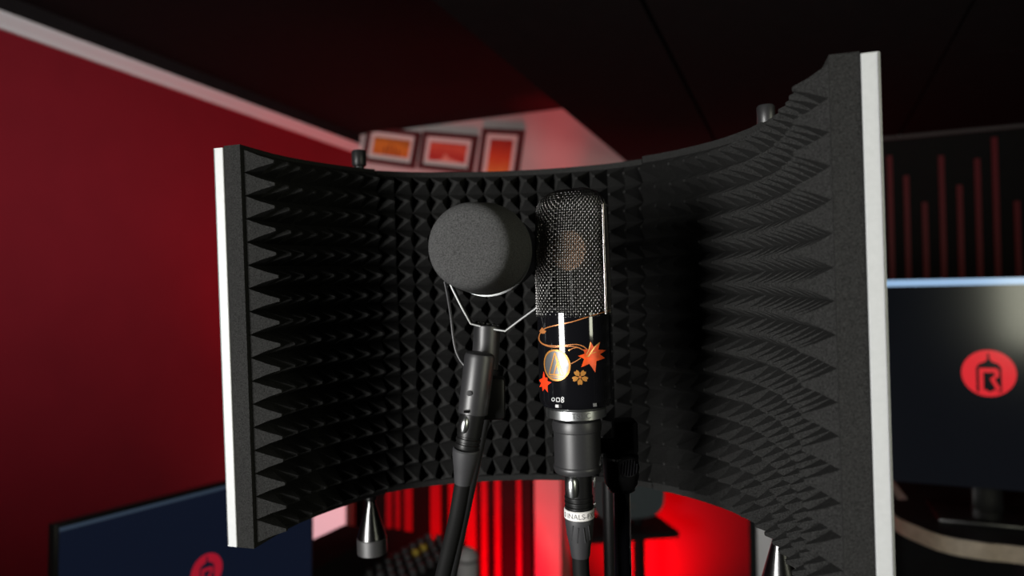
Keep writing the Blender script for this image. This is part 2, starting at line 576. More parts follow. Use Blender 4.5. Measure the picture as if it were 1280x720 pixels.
# left monitor, turned to the camera's right
a = W(68, 656, 1.20)
b = W(392.5, 577, 1.715)
xd = Vector((b.x - a.x, b.y - a.y, 0))
wl = xd.length
xd.normalize()
yd = Vector((-xd.y, xd.x, 0))
hL = .345
LZ = a.z - hL - .10
mid = (a + b) / 2
mwl = frame_mat(Vector((mid.x, mid.y, LZ + .0005)), xd, yd, Vector((0, 0, 1)))
monitor(mwl, wl, hL, 'navy monitor with dim red emblem before the red wall at lower left',
        M['screen_navy'], M['screen_bar_dim'], M['screen_red_dim'], .0375, .007, .008, .10, hL - .180)


# ---- desks
def table(name, label, mw, outline, z, th, mtop, medge, legs, zleg=None):
    t = thing(name, label, 'desk', mw)
    MB().prism(outline, z - th, z - .0015).build('edge_band', medge, t, None, 0.5)
    cx_ = sum(p_[0] for p_ in outline) / len(outline)
    cy_ = sum(p_[1] for p_ in outline) / len(outline)
    ins = [(cx_ + (x - cx_) * .992, cy_ + (y - cy_) * .992) for x, y in outline]
    MB().prism(ins, z - .0015, z).build('desktop', mtop, t, None, 0)
    for (x, y) in legs:
        MB().bbox((x, y, (z - th) / 2), (.05, .05, z - th), .004, 1).build('leg', M['matte'], t)
    return t


edge = [(1135, 632, 1.93), (1118, 634, 1.90), (1114, 645, 1.81), (1122, 655, 1.72), (1145, 666, 1.63), (1180, 679, 1.555), (1230, 688, 1.50), (1285, 694, 1.46)]
out = []
for (x, y, d) in edge:
    r_ = W(x, y, 1.0) - CAM
    k = (DZ - CAM.z - .018) / r_.z
    q = CAM + r_ * k
    out.append((q.x, q.y))
out = [tuple(q) for q in catmull([Vector(q) for q in out + [(1.45, 1.36), (1.75, 1.30)]], 6)]
out += [(2.35, 1.36), (2.45, 1.7), (2.0, 2.30), (1.25, 2.32)]
table('curved_desk', 'curved black-topped desk with pale plywood edge under the right monitor', None, out, DZ, .040,
      M['deskblack'], M['birch'], [(1.6, 2.15), (2.1, 2.1), (2.2, 1.5)])
# left desk carrying the left monitor (its top is below the picture's edge)
table('long_desk', 'black desk under the left navy monitor along the red wall', mwl @ Matrix.Translation((0, 0, -LZ - .0005)),
      [(-.55, -.32), (.30, -.32), (.30, .36), (-.55, .36)], LZ, .03, M['deskblack'], M['deskblack'], [(-.5, -.27), (.25, -.27), (.25, .31), (-.5, .31)])

# ---- mixer and case on a side table, lower centre left
mo = W(522.6, 689.6, 2.30)
mxz = mo.z - .105
mwx = Matrix.Translation((mo.x, mo.y, 0)) @ Matrix.Rotation(RZ, 4, 'Z')
table('side_table', 'black side table carrying the knob mixer below the shield', mwx,
      [(-.40, -.45), (.26, -.45), (.26, .03), (.13, .07), (.13, .22), (-.40, .22)], mxz, .025, M['deskblack'], M['deskblack'], [(-.36, -.4), (.2, -.4), (.07, .17), (-.36, .17)])
t = thing('audio_mixer', 'black audio mixer with rows of grey knobs and two yellow knobs', 'mixer', mwx @ Matrix.Translation((0, 0, mxz + .0005)))
MB().bbox((.012, -.04, .0425), (.165, .44, .085), .006, 2).build('body', M['matte'], t)
for i in range(-1, 3):
    for j in range(-4, 4):
        yel = (i, j) in ((0, 0), (0, 1))
        c = Vector((i * .042 - .010, j * .052, .085))
        kn = MB().lathe([(0, .0155), (.004, .0155), (.006, .0135), (.024, .0118), (.0255, .0100)], 14, c)
        o = kn.build('knob', M['yellow'] if yel else M['knob'], t)
        if yel:
            o['label'] = 'yellow knob'
ea = mwx.inverted() @ W(430, 655, 2.35)
eb = mwx.inverted() @ W(518, 667, 2.29)
tc_ = thing('equipment_case', 'plain black equipment case left of the knob mixer', 'case', mwx @ Matrix.Translation((0, 0, mxz + .0005)))
ct = ea.z - mxz
ebx = min(eb.x, -.078)
cxx, cw = (ea.x + ebx) / 2, ebx - ea.x
MB().bbox((cxx, ea.y - .20, ct / 2), (cw, .40, ct), .008, 2).build('body', M['matte'], tc_)
MB().bbox((cxx, ea.y - .406, ct * .6), (.12, .012, .018), .004, 1).build('handle', M['bezel'], tc_)
for sx in (-1, 1):
    MB().bbox((cxx + sx * .10, ea.y - .404, ct * .5), (.03, .008, .04), .002, 1).build('latch', M['knob'], tc_)

# pale grey canister behind the boom
cz_ = W(584, 712, 2.30)
mwc = Matrix.Translation((cz_.x, cz_.y, mxz + .0005))
t = thing('canister', 'pale grey rounded canister standing on the side table right of the mixer', 'canister', mwc)
hh = W(584, 684, 2.30).z - mxz
MB().lathe([(0, .034), (.004, .037), (hh * .55, .037), (hh * .60, .037)], 28).build('body', M['pale'], t)
MB().lathe([(hh * .60, .0355), (hh * .68, .0355)], 28).build('band', M['greyprint'], t)
MB().lathe([(hh * .68, .037), (hh * .80, .035), (hh * .92, .026), (hh, .008)], 28).build('lid', M['pale'], t)

# glowing panel behind the left monitor
UPN = 3.0
l0, l1, l2 = rl(372, 690, UPN), rl(431, 640, UPN), rl(438, 640, UPN)
zb = HZ - (690 - 388) / FPX * l0.y * .99
lp = thing('light_panel', 'glowing pinkish white light panel low behind the left monitor', 'lamp', ROOM @ Matrix.Translation(((l0.x + l1.x) / 2, UPN + .02, 0)))
lw = l1.x - l0.x
MB().box((0, -.016, .58), (lw, .006, .62)).build('diffuser', M['glow'], lp, None, 0)
MB().bbox((0, .006, .58), (lw + 2 * (l2.x - l1.x), .038, .66), .004, 1).build('housing', M['brown'], lp)
MB().cyl((0, .03, .02), (0, .03, .40), .014, n=16).build('pole', M['matte'], lp)
MB().lathe([(0, .12), (.014, .12), (.02, .10)], 28, (0, .03, 0)).build('base', M['matte'], lp)

# white panel right of the red-lit wall
pd = thing('tall_cabinet', 'narrow white cabinet beside the red-lit wall, partly hidden by the shield', 'cabinet', ROOM)
q1, q2 = rl(946, 680, 2.7), rl(1075, 680, 2.7)
MB().bbox(((q1.x + q2.x) / 2, 2.7 + .20, .46), (q2.x - q1.x, .40, .92), .006, 2).build('body', M['trimwhite'], pd)
MB().bbox((q1.x - .014, 2.7 + .20, .46), (.026, .40, .92), .004, 1).build('side_panel', M['matte'], pd)
MB().bbox(((q1.x + q2.x) / 2 + .02, 2.7 - .008, .46), (q2.x - q1.x - .06, .016, .84), .004, 1).build('door', M['trimwhite'], pd)

# ---- grey loudspeaker on a black stand before the red-lit wall
cR = W(849, 668, 2.95)                          # near right corner of the plate
zp = cR.z
ang = math.radians(11.5)
hw = .20
sx_, sy_ = Vector((math.cos(ang), math.sin(ang), 0)), Vector((-math.sin(ang), math.cos(ang), 0))
so_ = cR - sx_ * hw + sy_ * .15
SM_ = Matrix.Translation((so_.x, so_.y, 0)) @ Matrix.Rotation(ang, 4, 'Z')
ss = thing('speaker_stand', 'black speaker stand with a flat plate before the red-lit wall', 'stand', SM_)
MB().box((0, 0, zp), (2 * hw, .30, .026)).build('top_plate', M['matte'], ss, None, 0)
pp = SM_.inverted() @ W(799, 690, 3.05)
MB().cyl((pp.x, pp.y, .02), (pp.x, pp.y, zp - .013), .026, n=16).build('pole', M['matte'], ss)
MB().box((pp.x, pp.y, .01), (.30, .26, .02)).build('base', M['matte'], ss, None, 0)
sp = thing('loudspeaker', 'dark grey rounded loudspeaker standing on the black stand', 'speaker', SM_ @ Matrix.Translation((0, 0, zp + .0135)))
e2 = SM_.inverted() @ W(830, 630, 3.02)
e3 = SM_.inverted() @ W(741, 630, 2.96)
cxs = (e2.x + e3.x) / 2
ws = (e2.x - e3.x)
prof = []                                       # a rounded belly under straight sides
for i in range(9):
    t_ = i / 8 * PI / 2
    prof.append((ws / 2 - .09 + .09 * math.sin(t_), .045 + .075 - .075 * math.cos(t_)))
outl = [(x_, z_) for x_, z_ in prof] + [(ws / 2, .32), (-ws / 2, .32)] + [(-x_, z_) for x_, z_ in reversed(prof)]
MB().prism(outl, -.08, .10, lambda x, z, y: (x + cxs, y, z)).build('body', M['speaker'], sp, None, 0.5)
for sx in (-.07, .07):
    MB().cyl((cxs + sx, 0, 0), (cxs + sx, 0, .055), .020, n=16).build('foot', M['matte'], sp)
MB().box((cxs, -.081, .10), (.05, .004, .012)).build('badge', M['greyprint'], sp, None, 0)

# ------------------------------------------------------------------ the isolation shield
AX = Vector((-0.02621, -0.03993, 0.99886)).normalized()
E1 = Vector((0, 1, 0)).cross(AX).normalized()
E2 = AX.cross(E1).normalized()
SH_H = 0.330
SH_TOP = 0.121
S_ORG = CAM + E2 * 0.62 + AX * (SH_TOP - SH_H)
SW = frame_mat(S_ORG, E1, E2, AX)           # local: x right, y depth (0 = 0.62 m), z up from the lower rim
ctrl = [(-.217, .554), (-.203, .600), (-.187, .630), (-.165, .660), (-.134, .692), (-.095, .710), (-.050, .719), (-.004, .722), (.045, .716), (.087, .704),
        (.111, .693), (.134, .677), (.162, .648), (.187, .609), (.200, .570), (.2035, .543), (.203, .495), (.1945, .43), (.180, .377)]
ctrl = [Vector((x, y - .62)) for x, y in ctrl]


dense = catmull(ctrl)
cum = [0]
for i in range(1, len(dense)):
    cum.append(cum[-1] + (dense[i] - dense[i - 1]).length)
SL = cum[-1]


def cpt(s):
    """point and inward normal of the foam's front face at arc length s"""
    def at(s_):
        s_ = min(max(s_, 0), SL)
        for i in range(1, len(cum)):
            if s_ <= cum[i]:
                u_ = (s_ - cum[i - 1]) / (cum[i] - cum[i - 1])
                return dense[i - 1].lerp(dense[i], u_)
        return dense[-1]
    p_ = at(s)
    t_ = (at(s + .006) - at(s - .006)).normalized()
    return p_, Vector((t_.y, -t_.x)), t_


def s_at(pt):
    pt = Vector((pt[0], pt[1] - .62))
    return cum[min(range(len(dense)), key=lambda i: (dense[i] - pt).length)]


sA, sB, sC = s_at((-.134, .692)), s_at((.134, .677)), s_at((.2035, .543))
shield = thing('isolation_shield', 'curved folding sound shield lined with black pyramid foam and white edge strips', 'sound shield', SW)
BASE = .0155
PYR = .0225
ROWS = 17


def foam_panel(s0, s1, ztop, zbot, mt, ml, mr, pyr=PYR):
    mb = MB()
    L = s1 - s0
    nc = round((L - ml - mr) / .0192)
    cs = [s0, s0 + ml] if ml else [s0]
    cs += [s0 + ml + (L - ml - mr) * i / nc for i in range(1, nc + 1)]
    if mr:
        cs.append(s1)
    rs = [zbot, zbot + mt] + [zbot + mt + (ztop - zbot - 2 * mt) * i / ROWS for i in range(1, ROWS + 1)] + [ztop]
    nC, nR = len(cs), len(rs)
    fr = []
    for s in cs:
        p_, n_, t_ = cpt(s)
        fr.append((p_, n_))
    vs, fs = [], []
    for (p_, n_) in fr:
        for z in rs:
            vs.append((p_.x, p_.y, z))
    idx = lambda i, j: i * nR + j
    o = len(vs)
    for (p_, n_) in fr:
        q_ = p_ - n_ * BASE
        for z in rs:
            vs.append((q_.x, q_.y, z))
    i0 = 1 if ml else 0
    i1 = nC - 2 if mr else nC - 1
    for i in range(nC - 1):
        for j in range(nR - 1):
            quad = (idx(i, j), idx(i + 1, j), idx(i + 1, j + 1), idx(i, j + 1))
            if i0 <= i < i1 and 1 <= j < nR - 2:
                sm = (cs[i] + cs[i + 1]) / 2
                zm = (rs[j] + rs[j + 1]) / 2
                p_, n_, t_ = cpt(sm)
                hgt = pyr * random.uniform(.95, 1.04)
                c_ = Vector((p_.x, p_.y, zm)) + Vector((n_.x, n_.y, 0)) * hgt + Vector((0, 0, random.uniform(-.0008, .0004)))
                tt = Vector((t_.x, t_.y, 0)) * .0011
                k = len(vs)
                # the waist of the pyramid: moulded foam bulges a little, then a blunt tip
                cen = Vector((p_.x, p_.y, zm))
                for w_, lift in ((.50, .54),):
                    for q in quad:
                        vv = Vector(vs[q])
                        d_ = (vv - cen)
                        vs.append(tuple(cen + (c_ - cen) * lift + d_ * w_ * .92))
                vs += [tuple(c_ - tt - Vector((0, 0, .0011))), tuple(c_ + tt - Vector((0, 0, .0011))),
                       tuple(c_ + tt + Vector((0, 0, .0011))), tuple(c_ - tt + Vector((0, 0, .0011)))]
                for e in range(4):
                    g = (e + 1) % 4
                    fs.append((quad[e], quad[g], k + g, k + e))
                    fs.append((k + e, k + g, k + 4 + g, k + 4 + e))
                fs.append((k + 4, k + 5, k + 6, k + 7))
            else:
                fs.append(quad)
            fs.append((o + idx(i, j + 1), o + idx(i + 1, j + 1), o + idx(i + 1, j), o + idx(i, j)))
    for i in range(nC - 1):
        fs.append((idx(i, 0), o + idx(i, 0), o + idx(i + 1, 0), idx(i + 1, 0)))
        fs.append((idx(i + 1, nR - 1), o + idx(i + 1, nR - 1), o + idx(i, nR - 1), idx(i, nR - 1)))
    for j in range(nR - 1):
        fs.append((idx(0, j), idx(0, j + 1), o + idx(0, j + 1), o + idx(0, j)))
        fs.append((idx(nC - 1, j), o + idx(nC - 1, j), o + idx(nC - 1, j + 1), idx(nC - 1, j + 1)))
    mb.add(vs, fs)
    return mb.build('foam_panel', M['foam'], shield, None, 0.35)


foam_panel(0.0, sA - .0006, SH_H, 0.0, .0035, .0035, .0)
foam_panel(sA + .0006, sB - .0004, SH_H - .001, 0.0005, .0055, 0, 0)
foam_panel(sB + .0004, sC - .0006, SH_H + .0015, 0.0, .0065, 0, 0)
foam_panel(sC + .0006, SL, SH_H, 0.0, .004, 0, .0035, .0182)


def shell(s0, s1):
    n = 24
    mb = MB()
    vs, fs = [], []
    for i in range(n + 1):
        s = s0 + (s1 - s0) * i / n
        p_, n_, t_ = cpt(s)
        for off in (BASE + .0003, BASE + .0023):
            q_ = p_ - n_ * off
            vs += [(q_.x, q_.y, .001), (q_.x, q_.y, SH_H - .001)]
    for i in range(n):
        b_ = i * 4
        c_ = b_ + 4
        fs += [(b_, c_, c_ + 1, b_ + 1), (b_ + 2, b_ + 3, c_ + 3, c_ + 2), (b_ + 1, c_ + 1, c_ + 3, b_ + 3), (b_, b_ + 2, c_ + 2, c_)]
    fs += [(0, 1, 3, 2), (n * 4, n * 4 + 2, n * 4 + 3, n * 4 + 1)]
    return mb.add(vs, fs).build('shell_panel', M['shell'], shield, None, 0.5)


shell(0.002, sA - .002)
shell(sA + .002, sC - .002)
shell(sC + .002, SL - .002)


def edge_strip(s, sgn):
    p_, n_, t_ = cpt(s)
    out_ = t_ * sgn
    prof = [(BASE + .0004, .0005), (BASE + .0008, .0010), (BASE + .0088, .0010), (BASE + .0098, .0002), (BASE + .0098, -.016), (BASE + .0030, -.016), (BASE + .0030, -.004), (BASE + .0004, -.004)]
    mb = MB()
    pl = [(p_ - n_ * a_ + out_ * b_) for a_, b_ in prof]
    mb.prism([(q.x, q.y) for q in pl], .0005, SH_H - .0015)
    o = mb.build('edge_strip', M['alu'], shield, None, 0.3)
    # groove line near the outer side and screws on the end
    q_ = p_ - n_ * (BASE + .0086) + out_ * .0012
    MB().box((q_.x, q_.y, SH_H / 2), (.0004, .0004, SH_H - .004)).build('groove', M['greytrim'], o, None, 0)
    return o


edge_strip(0.0, -1)
edge_strip(SL, 1)


def hinge(s, off, side):
    p_, n_, t_ = cpt(s)
    q_ = p_ - n_ * (BASE + off)
    x, y = q_.x, q_.y
    rod = MB().cyl((x, y, -.014), (x, y, SH_H + .012), .0032, n=16).build('hinge_rod', M['satin'], shield)
    MB().lathe([(SH_H + .002, .0050), (SH_H + .006, .0050), (SH_H + .0065, .0068), (SH_H + .008, .0074), (SH_H + .021, .0074), (SH_H + .0225, .0064)], 24, (x, y, 0)).build('top_knob', M['satin'], rod)
    MB().lathe([(-.010, .0062), (-.004, .0062), (-.003, .0056), (.002, .0056)], 24, (x, y, 0)).build('collar', M['black'], rod)
    MB().lathe([(-.049, .0150), (-.0475, .0148), (-.014, .0052), (-.010, .0050)], 32, (x, y, 0)).build('cone_foot', M['metalgrey'], rod)
    MB().lathe([(-.066, .0140), (-.065, .0155), (-.0495, .0155), (-.049, .0150)], 40, (x, y, 0)).build('foot_ring', M['knurl'], rod)
    return rod


hinge(sA - .006, .0075, -1)
hinge(sC - .027, .0045, 1)
pm_, nm_, tm_ = cpt((sA + sC) / 2 + .008)
qb_ = pm_ - nm_ * (BASE + .012)
MB().bbox((qb_.x, qb_.y, .06), (.05, .018, .10), .003, 2, Matrix.Rotation(math.atan2(tm_.y, tm_.x), 3, 'Z')).build('rear_bracket', M['shell'], shield)

# its floor stand, behind the shield
qs = SW @ Vector((qb_.x - nm_.x * .022, qb_.y - nm_.y * .022, .06))


def floor_stand(name, label, top, base_xy, r, legs_rot, m=M['black'], legl=.34):
    t = thing(name, label, 'stand', Matrix.Translation((base_xy[0], base_xy[1], 0)))
    tl = Vector(top) - Vector((base_xy[0], base_xy[1], 0))
    knee = Vector((0, 0, .10))
    MB().cyl(knee, tl, r, n=20, bv=.001).build('pole', m, t)
    MB().cyl(knee - Vector((0, 0, .03)), knee + Vector((0, 0, .05)), r * 2.2, n=20, bv=.003).build('hub', m, t)
    MB().lathe([(0, .10), (.012, .10), (.020, .085), (.026, .03)], 32).build('base', m, t)
    MB().cyl((0, 0, .02), knee, r * 1.3, n=16).build('post', m, t)
    return t


floor_stand('shield_stand', 'black floor stand holding the sound shield from behind', qs, (qs.x + .012, qs.y + .0), .0080, .3)

# ------------------------------------------------------------------ condenser microphone
PXM = .493 / FPX
C0 = W(720.2, 506, .493)
front_deg = -36.0
Rz = Matrix.Rotation(math.radians(front_deg), 3, AX)
AXM = (AX + E1 * .004).normalized()
mx_ = (Rz @ E1)
mx_ = (mx_ - AXM * mx_.dot(AXM)).normalized()
my_ = AXM.cross(mx_)
MM = frame_mat(C0, mx_, my_, AXM)            # local: front looks along -y, z = 0 at the lower rim of the body
cm = thing('condenser_microphone', 'black lacquered condenser microphone with orange leaves and wire mesh head', 'microphone', MM)
RB = .0264
HB = .0690
body = MB().lathe([(0.0, .0225), (.0008, .0245), (.003, .0258), (.006, RB), (HB - .0012, RB), (HB, RB - .001), (HB, RB - .003)], 96)
body.build('body', M['gloss'], cm, None, 0.5)
# head
HG = .0855
ZG0, ZG1 = HB - .004, HB + HG


def head_w(z):
    """half width along the frame and half depth of the mesh head at height z"""
    u_ = (z - ZG0) / (ZG1 - ZG0)
    w_ = .0255
    c_ = .0125
    top = ZG1 - z
    if top < c_:
        k = 1 - top / c_
        w_ = .0255 - c_ * (1 - math.sqrt(max(0, 1 - k * k)))
    d_ = .0256
    if u_ > .30:
        v_ = (u_ - .30) / .70
        d_ = .0256 - .0085 * v_ ** 1.5
    if top < .015:
        k = 1 - top / .015
        d_ *= (.30 + .70 * math.sqrt(max(0, 1 - k * k)))
    return w_, d_


def head_pt(phi, z, off=0.0):
    w_, d_ = head_w(z)
    e_ = 2.25
    c_, s_ = math.cos(phi), math.sin(phi)
    x = (w_ + off) * math.copysign(abs(s_) ** (2 / e_), s_)
    y = -(d_ + off) * math.copysign(abs(c_) ** (2 / e_), c_)
    return Vector((x, y, z))


NV, NR = 92, 49
zs = [ZG0 + (ZG1 - ZG0) * (j / (NR - 1)) for j in range(NR)]
wire = MB()
A_ = .00060
for i in range(NV):
    ph = 2 * PI * (i + .5) / NV
    pts = []
    for j in range(NR):
        sg = 1 if (i + j) % 2 else -1
        pts.append(head_pt(ph, zs[j], A_ * sg))
        if j < NR - 1:
            pts.append(head_pt(ph, (zs[j] + zs[j + 1]) / 2, 0))
    wire.tube(pts, .00046, 5, False)
for j, z in enumerate(zs):
    pts = []
    for i in range(NV):
        sg = -1 if (i + j) % 2 else 1
        pts.append(head_pt(2 * PI * (i + .5) / NV, z, A_ * .8 * sg))
        pts.append(head_pt(2 * PI * (i + 1) / NV, z, 0))
    pts.append(pts[0])
    wire.tube(pts, .00028, 5, False)
# the narrow roof of the head
w_, d_ = head_w(ZG1)
for k in range(-9, 10):
    x = w_ * k / 10
    yy = d_ * math.sqrt(max(0, 1 - (k / 10) ** 2))
    wire.tube([(x, -yy, ZG1), (x, 0, ZG1 + .0004), (x, yy, ZG1)], .00034, 4, False)
for k in range(-3, 4):
    y = d_ * k / 4
    xx = w_ * math.sqrt(max(0, 1 - (k / 4) ** 2))
    wire.tube([(-xx, y, ZG1), (0, y, ZG1 + .0004), (xx, y, ZG1)], .00034, 4, False)
g_ = wire.build('grille', M['wire'], cm, None, 3.1)
g_['kind'] = 'stuff'
# dark fine inner screen, set inside the outer mesh
# frame band over the head
pth = []
for z in [HB - .003 + (ZG1 - HB + .003) * k / 30 for k in range(31)]:
    pth.append(Vector((head_w(z)[0] + .0007, 0, z)))
pth2 = [Vector((-q.x, 0, q.z)) for q in reversed(pth)]
mid_ = [Vector((w_ * k, 0, ZG1 + .0008)) for k in (.8, .4, 0, -.4, -.8)]
MB().tube(pth + mid_ + pth2, .0013, 10).build('head_band', M['darkchrome'], cm, None, 1.0)
# capsule inside
zc_ = HB + HG * .50
MB().lathe([(-.006, .0130), (-.0055, .0145), (.0055, .0145), (.006, .0130)], 40, (0, 0, zc_), (0, 1, 0)).build('capsule_ring', M['capsule'], cm)
MB().lathe([(-.0066, .0126), (.0066, .0126)], 40, (0, 0, zc_), (0, 1, 0)).build('diaphragm', M['capsule'], cm)
MB().cyl((0, 0, HB - .001), (0, 0, zc_ - .014), .004, n=16).build('capsule_post', M['black'], cm)
MB().lathe([(HB - .001, .0235), (HB + .003, .0235)], 40).build('head_deck', M['matte'], cm)


# ---- decoration wrapped onto the body: u = arc from the front (to the viewer's right), z = height
def wrap(h):
    return lambda u_, z, d_: Vector((math.sin(u_ / RB) * (RB + h + d_), -math.cos(u_ / RB) * (RB + h + d_), z))


VIEW = math.radians(31.0)


MMI = MM.inverted()


def uz(px, py):
    """where the sight line through (px, py) meets the drum: arc length from the front, height"""
    o_ = MMI @ CAM
    d_ = (MMI @ W(px, py, 1.0)) - o_
    a_ = d_.x ** 2 + d_.y ** 2
    b_ = o_.x * d_.x + o_.y * d_.y
    c_ = o_.x ** 2 + o_.y ** 2 - RB ** 2
    t_ = (-b_ - math.sqrt(max(0, b_ * b_ - a_ * c_))) / a_
    q_ = o_ + d_ * t_
    return math.atan2(q_.x, -q_.y) * RB, q_.z


def deco(name, polys, m, h, sub=True, parent=cm):
    """flat shapes (lists of (px,py)) inlaid on the lacquer"""
    bm = bmesh.new()
    for poly in polys:
        vs = [bm.verts.new((p_[0], p_[1], 0)) for p_ in poly]
        try:
            bm.faces.new(vs)
        except ValueError:
            pass
    bmesh.ops.triangulate(bm, faces=list(bm.faces))
    if sub:
        for _ in range(2):
            long_ = [e for e in bm.edges if e.calc_length() > .0022]
            if not long_:
                break
            bmesh.ops.subdivide_edges(bm, edges=long_, cuts=1)
            bmesh.ops.triangulate(bm, faces=list(bm.faces))
    bm.verts.index_update()
    f = wrap(h)
    mb = MB()
    vs = [f(v.co.x, v.co.y, 0) for v in bm.verts]
    fs = [[v.index for v in fc.verts] for fc in bm.faces]
    bm.free()
    mb.add(vs, fs)
    return mb.build(name, m, parent, None, 0.9)


def P(pts):
    return [uz(*p_) for p_ in pts]


def leaf_poly(c, tips, k):
    """maple leaf: tips joined by deep notches towards c"""
    res = []
    n = len(tips)
    for i in range(n):
        a_, b_ = tips[i], tips[(i + 1) % n]
        res.append(a_)
        mx = ((a_[0] + b_[0]) / 2, (a_[1] + b_[1]) / 2)
        res.append((c[0] + (mx[0] - c[0]) * k, c[1] + (mx[1] - c[1]) * k))
    return res


def stroke(pts, w, n=4):
    """ribbon along smoothed px points, w in px"""
    V = catmull([Vector(p_) for p_ in pts], n)
    polys = []
    L, R = [], []
    for i, p_ in enumerate(V):
        t_ = (V[min(i + 1, len(V) - 1)] - V[max(i - 1, 0)]).normalized()
        nn = Vector((-t_.y, t_.x)) * (w / 2)
        L.append(p_ + nn)
        R.append(p_ - nn)
    for i in range(len(V) - 1):
        polys.append(P([L[i], L[i + 1], R[i + 1], R[i]]))
    return polys


# golden lines
deco('gold_line', stroke([(765, 387), (752, 391), (735, 396), (716, 402), (698, 406), (684, 409.5), (677, 414), (674, 421), (675.5, 427), (682, 431), (694, 432.5), (708, 431.5), (720, 430.5), (729, 433), (735, 438)], 1.2), M['copper'], .00012)
deco('gold_line', stroke([(674.5, 418), (673.5, 424), (678, 430), (690, 434), (706, 433), (720, 433.5), (728, 437), (733, 441)], .9), M['copper'], .00010)
deco('gold_line', stroke([(711, 438), (716, 435.5), (722, 434.5), (728, 437)], 1.0), M['copper'], .00011)
deco('gold_line', stroke([(713, 455), (719, 452), (726, 447.5)], 1.1), M['copper'], .00011)
deco('bud', [P([(674.5, 414), (678, 409), (680, 412), (683, 414), (681, 417), (677, 417)])], M['copper'], .00016)
deco('dew_drop', [P([(710.2, 437.8), (711.5, 436.4), (712.4, 437.8), (711.2, 439.2)])], M['goldlight'], .00018)
# leaves
big = leaf_poly((738.5, 443.5), [(749.8, 427.5), (757.5, 437.5), (756, 447.5), (743.9, 465.5), (726.5, 459), (722.5, 445), (729, 437), (738, 426.5)], .60)
deco('maple_leaf', [P(big)], M['leaf'], .00020)
deco('leaf_vein', stroke([(735, 446), (739, 440), (743.5, 433.5), (749, 428.5)], 1.3), M['goldlight'], .00026)
deco('leaf_vein', stroke([(733, 443), (736, 437), (738, 428)], .9), M['goldlight'], .00026)
deco('leaf_vein', stroke([(731, 447), (739, 442), (745, 440)], .8), M['gold'], .00026)
small = leaf_poly((680.5, 478), [(680, 464), (684.5, 472), (689.5, 478), (685, 490.5), (678.5, 489), (674.6, 484), (674.4, 475)], .62)
deco('maple_leaf', [P(small)], M['leafred'], .00020)
# five-petal flower
pet = []
for k in range(5):
    a_ = math.radians(90 + 72 * k)
    ca, sa = math.cos(a_), math.sin(a_)
    shp = [(1.5, 0), (5, -3.0), (8.2, -3.2), (10.3, -2.0), (9.2, 0), (10.3, 2.0), (8.2, 3.2), (5, 3.0)]
    pet.append([(725 + (r_ * ca - q * sa) * .98, 471.5 + (r_ * sa + q * ca) * .95) for r_, q in shp])
deco('blossom', [P(q) for q in pet], M['gold'], .00020)
deco('blossom_heart', [P([(725 + 1.6 * math.cos(t_ * PI / 4), 471.5 + 1.6 * math.sin(t_ * PI / 4)) for t_ in range(8)])], M['copper'], .00024)
# round emblem
ec = uz(694.7, 456.5)
re_ = .01075


def circ(r_, n=40):
    return [(ec[0] + r_ * math.cos(2 * PI * i / n), ec[1] + r_ * math.sin(2 * PI * i / n)) for i in range(n)]


em = deco('emblem', [circ(re_)], M['emblem'], .00035)
o_, i_ = circ(re_ * 1.02), circ(re_ * .90)
deco('emblem_rim', [[o_[k], o_[(k + 1) % 40], i_[(k + 1) % 40], i_[k]] for k in range(40)], M['gold'], .00060, parent=em)


def seg(a_, b_, w):
    a_, b_ = Vector(a_), Vector(b_)
    d_ = (b_ - a_).normalized()
    nn = Vector((-d_.y, d_.x)) * w / 2
    return [tuple(ec_ + q * re_) for ec_, q in ((Vector(ec), a_ + nn), (Vector(ec), b_ + nn), (Vector(ec), b_ - nn), (Vector(ec), a_ - nn))]


Q = [(-.02, .80), (-.52, -.62), (.52, -.62)]
lines = [seg(Q[0], Q[1], .09), seg(Q[0], Q[2], .09), seg(Q[1], Q[2], .10), seg((-.52, -.76), (.52, -.76), .06),
         seg((.12, .15), (-.14, -.60), .08), seg((.12, .15), (.32, -.60), .08), seg((.03, .56), (.12, .15), .05)]
deco('emblem_letter', lines, M['gold'], .00055, parent=em)
# switch symbols and switches
sy = []
for k in range(10):
    a0, a1 = 2 * PI * k / 10, 2 * PI * (k + 1) / 10
    f0 = lambda r_, a_: (691.6 + r_ * math.cos(a_) * .9, 499.3 + r_ * math.sin(a_))
    sy.append(P([f0(2.5, a0), f0(2.5, a1), f0(1.6, a1), f0(1.6, a0)]))
    for yc in (497.9, 501.3):
        f1 = lambda r_, a_: (703.2 + r_ * math.cos(a_), yc + r_ * math.sin(a_))
        sy.append(P([f1(2.0, a0), f1(2.0, a1), f1(1.0, a1), f1(1.0, a0)]))
for a_, b_ in (((695.6, 497.5), (699.6, 497.5)), ((695.6, 502), (699.6, 502))):
    sy.append(P([(a_[0], a_[1] - .45), (b_[0], b_[1] - .45), (b_[0], b_[1] + .45), (a_[0], a_[1] + .45)]))
for x_ in (695.6, 699.6):
    sy.append(P([(x_ - .45, 498), (x_ + .45, 498), (x_ + .45, 502), (x_ - .45, 502)]))
deco('pattern_symbols', sy, M['print'], .00012)
sw = MB()
u0, z0 = uz(698.5, 507.5)
f = wrap(0)
sw.prism([(u0 - .0024, z0 - .0012), (u0 + .0024, z0 - .0012), (u0 + .0024, z0 + .0012), (u0 - .0024, z0 + .0012)], 0, .0002, f)
so = sw.build('switch_slot', M['matte'], cm, None, 0)
MB().prism([(u0 - .0022, z0 - .0010), (u0 + .0002, z0 - .0010), (u0 + .0002, z0 + .0010), (u0 - .0022, z0 + .0010)], 0, .0009, f).build('switch', M['print'], so, None, 0)
u1, z1 = uz(743.5, 506)
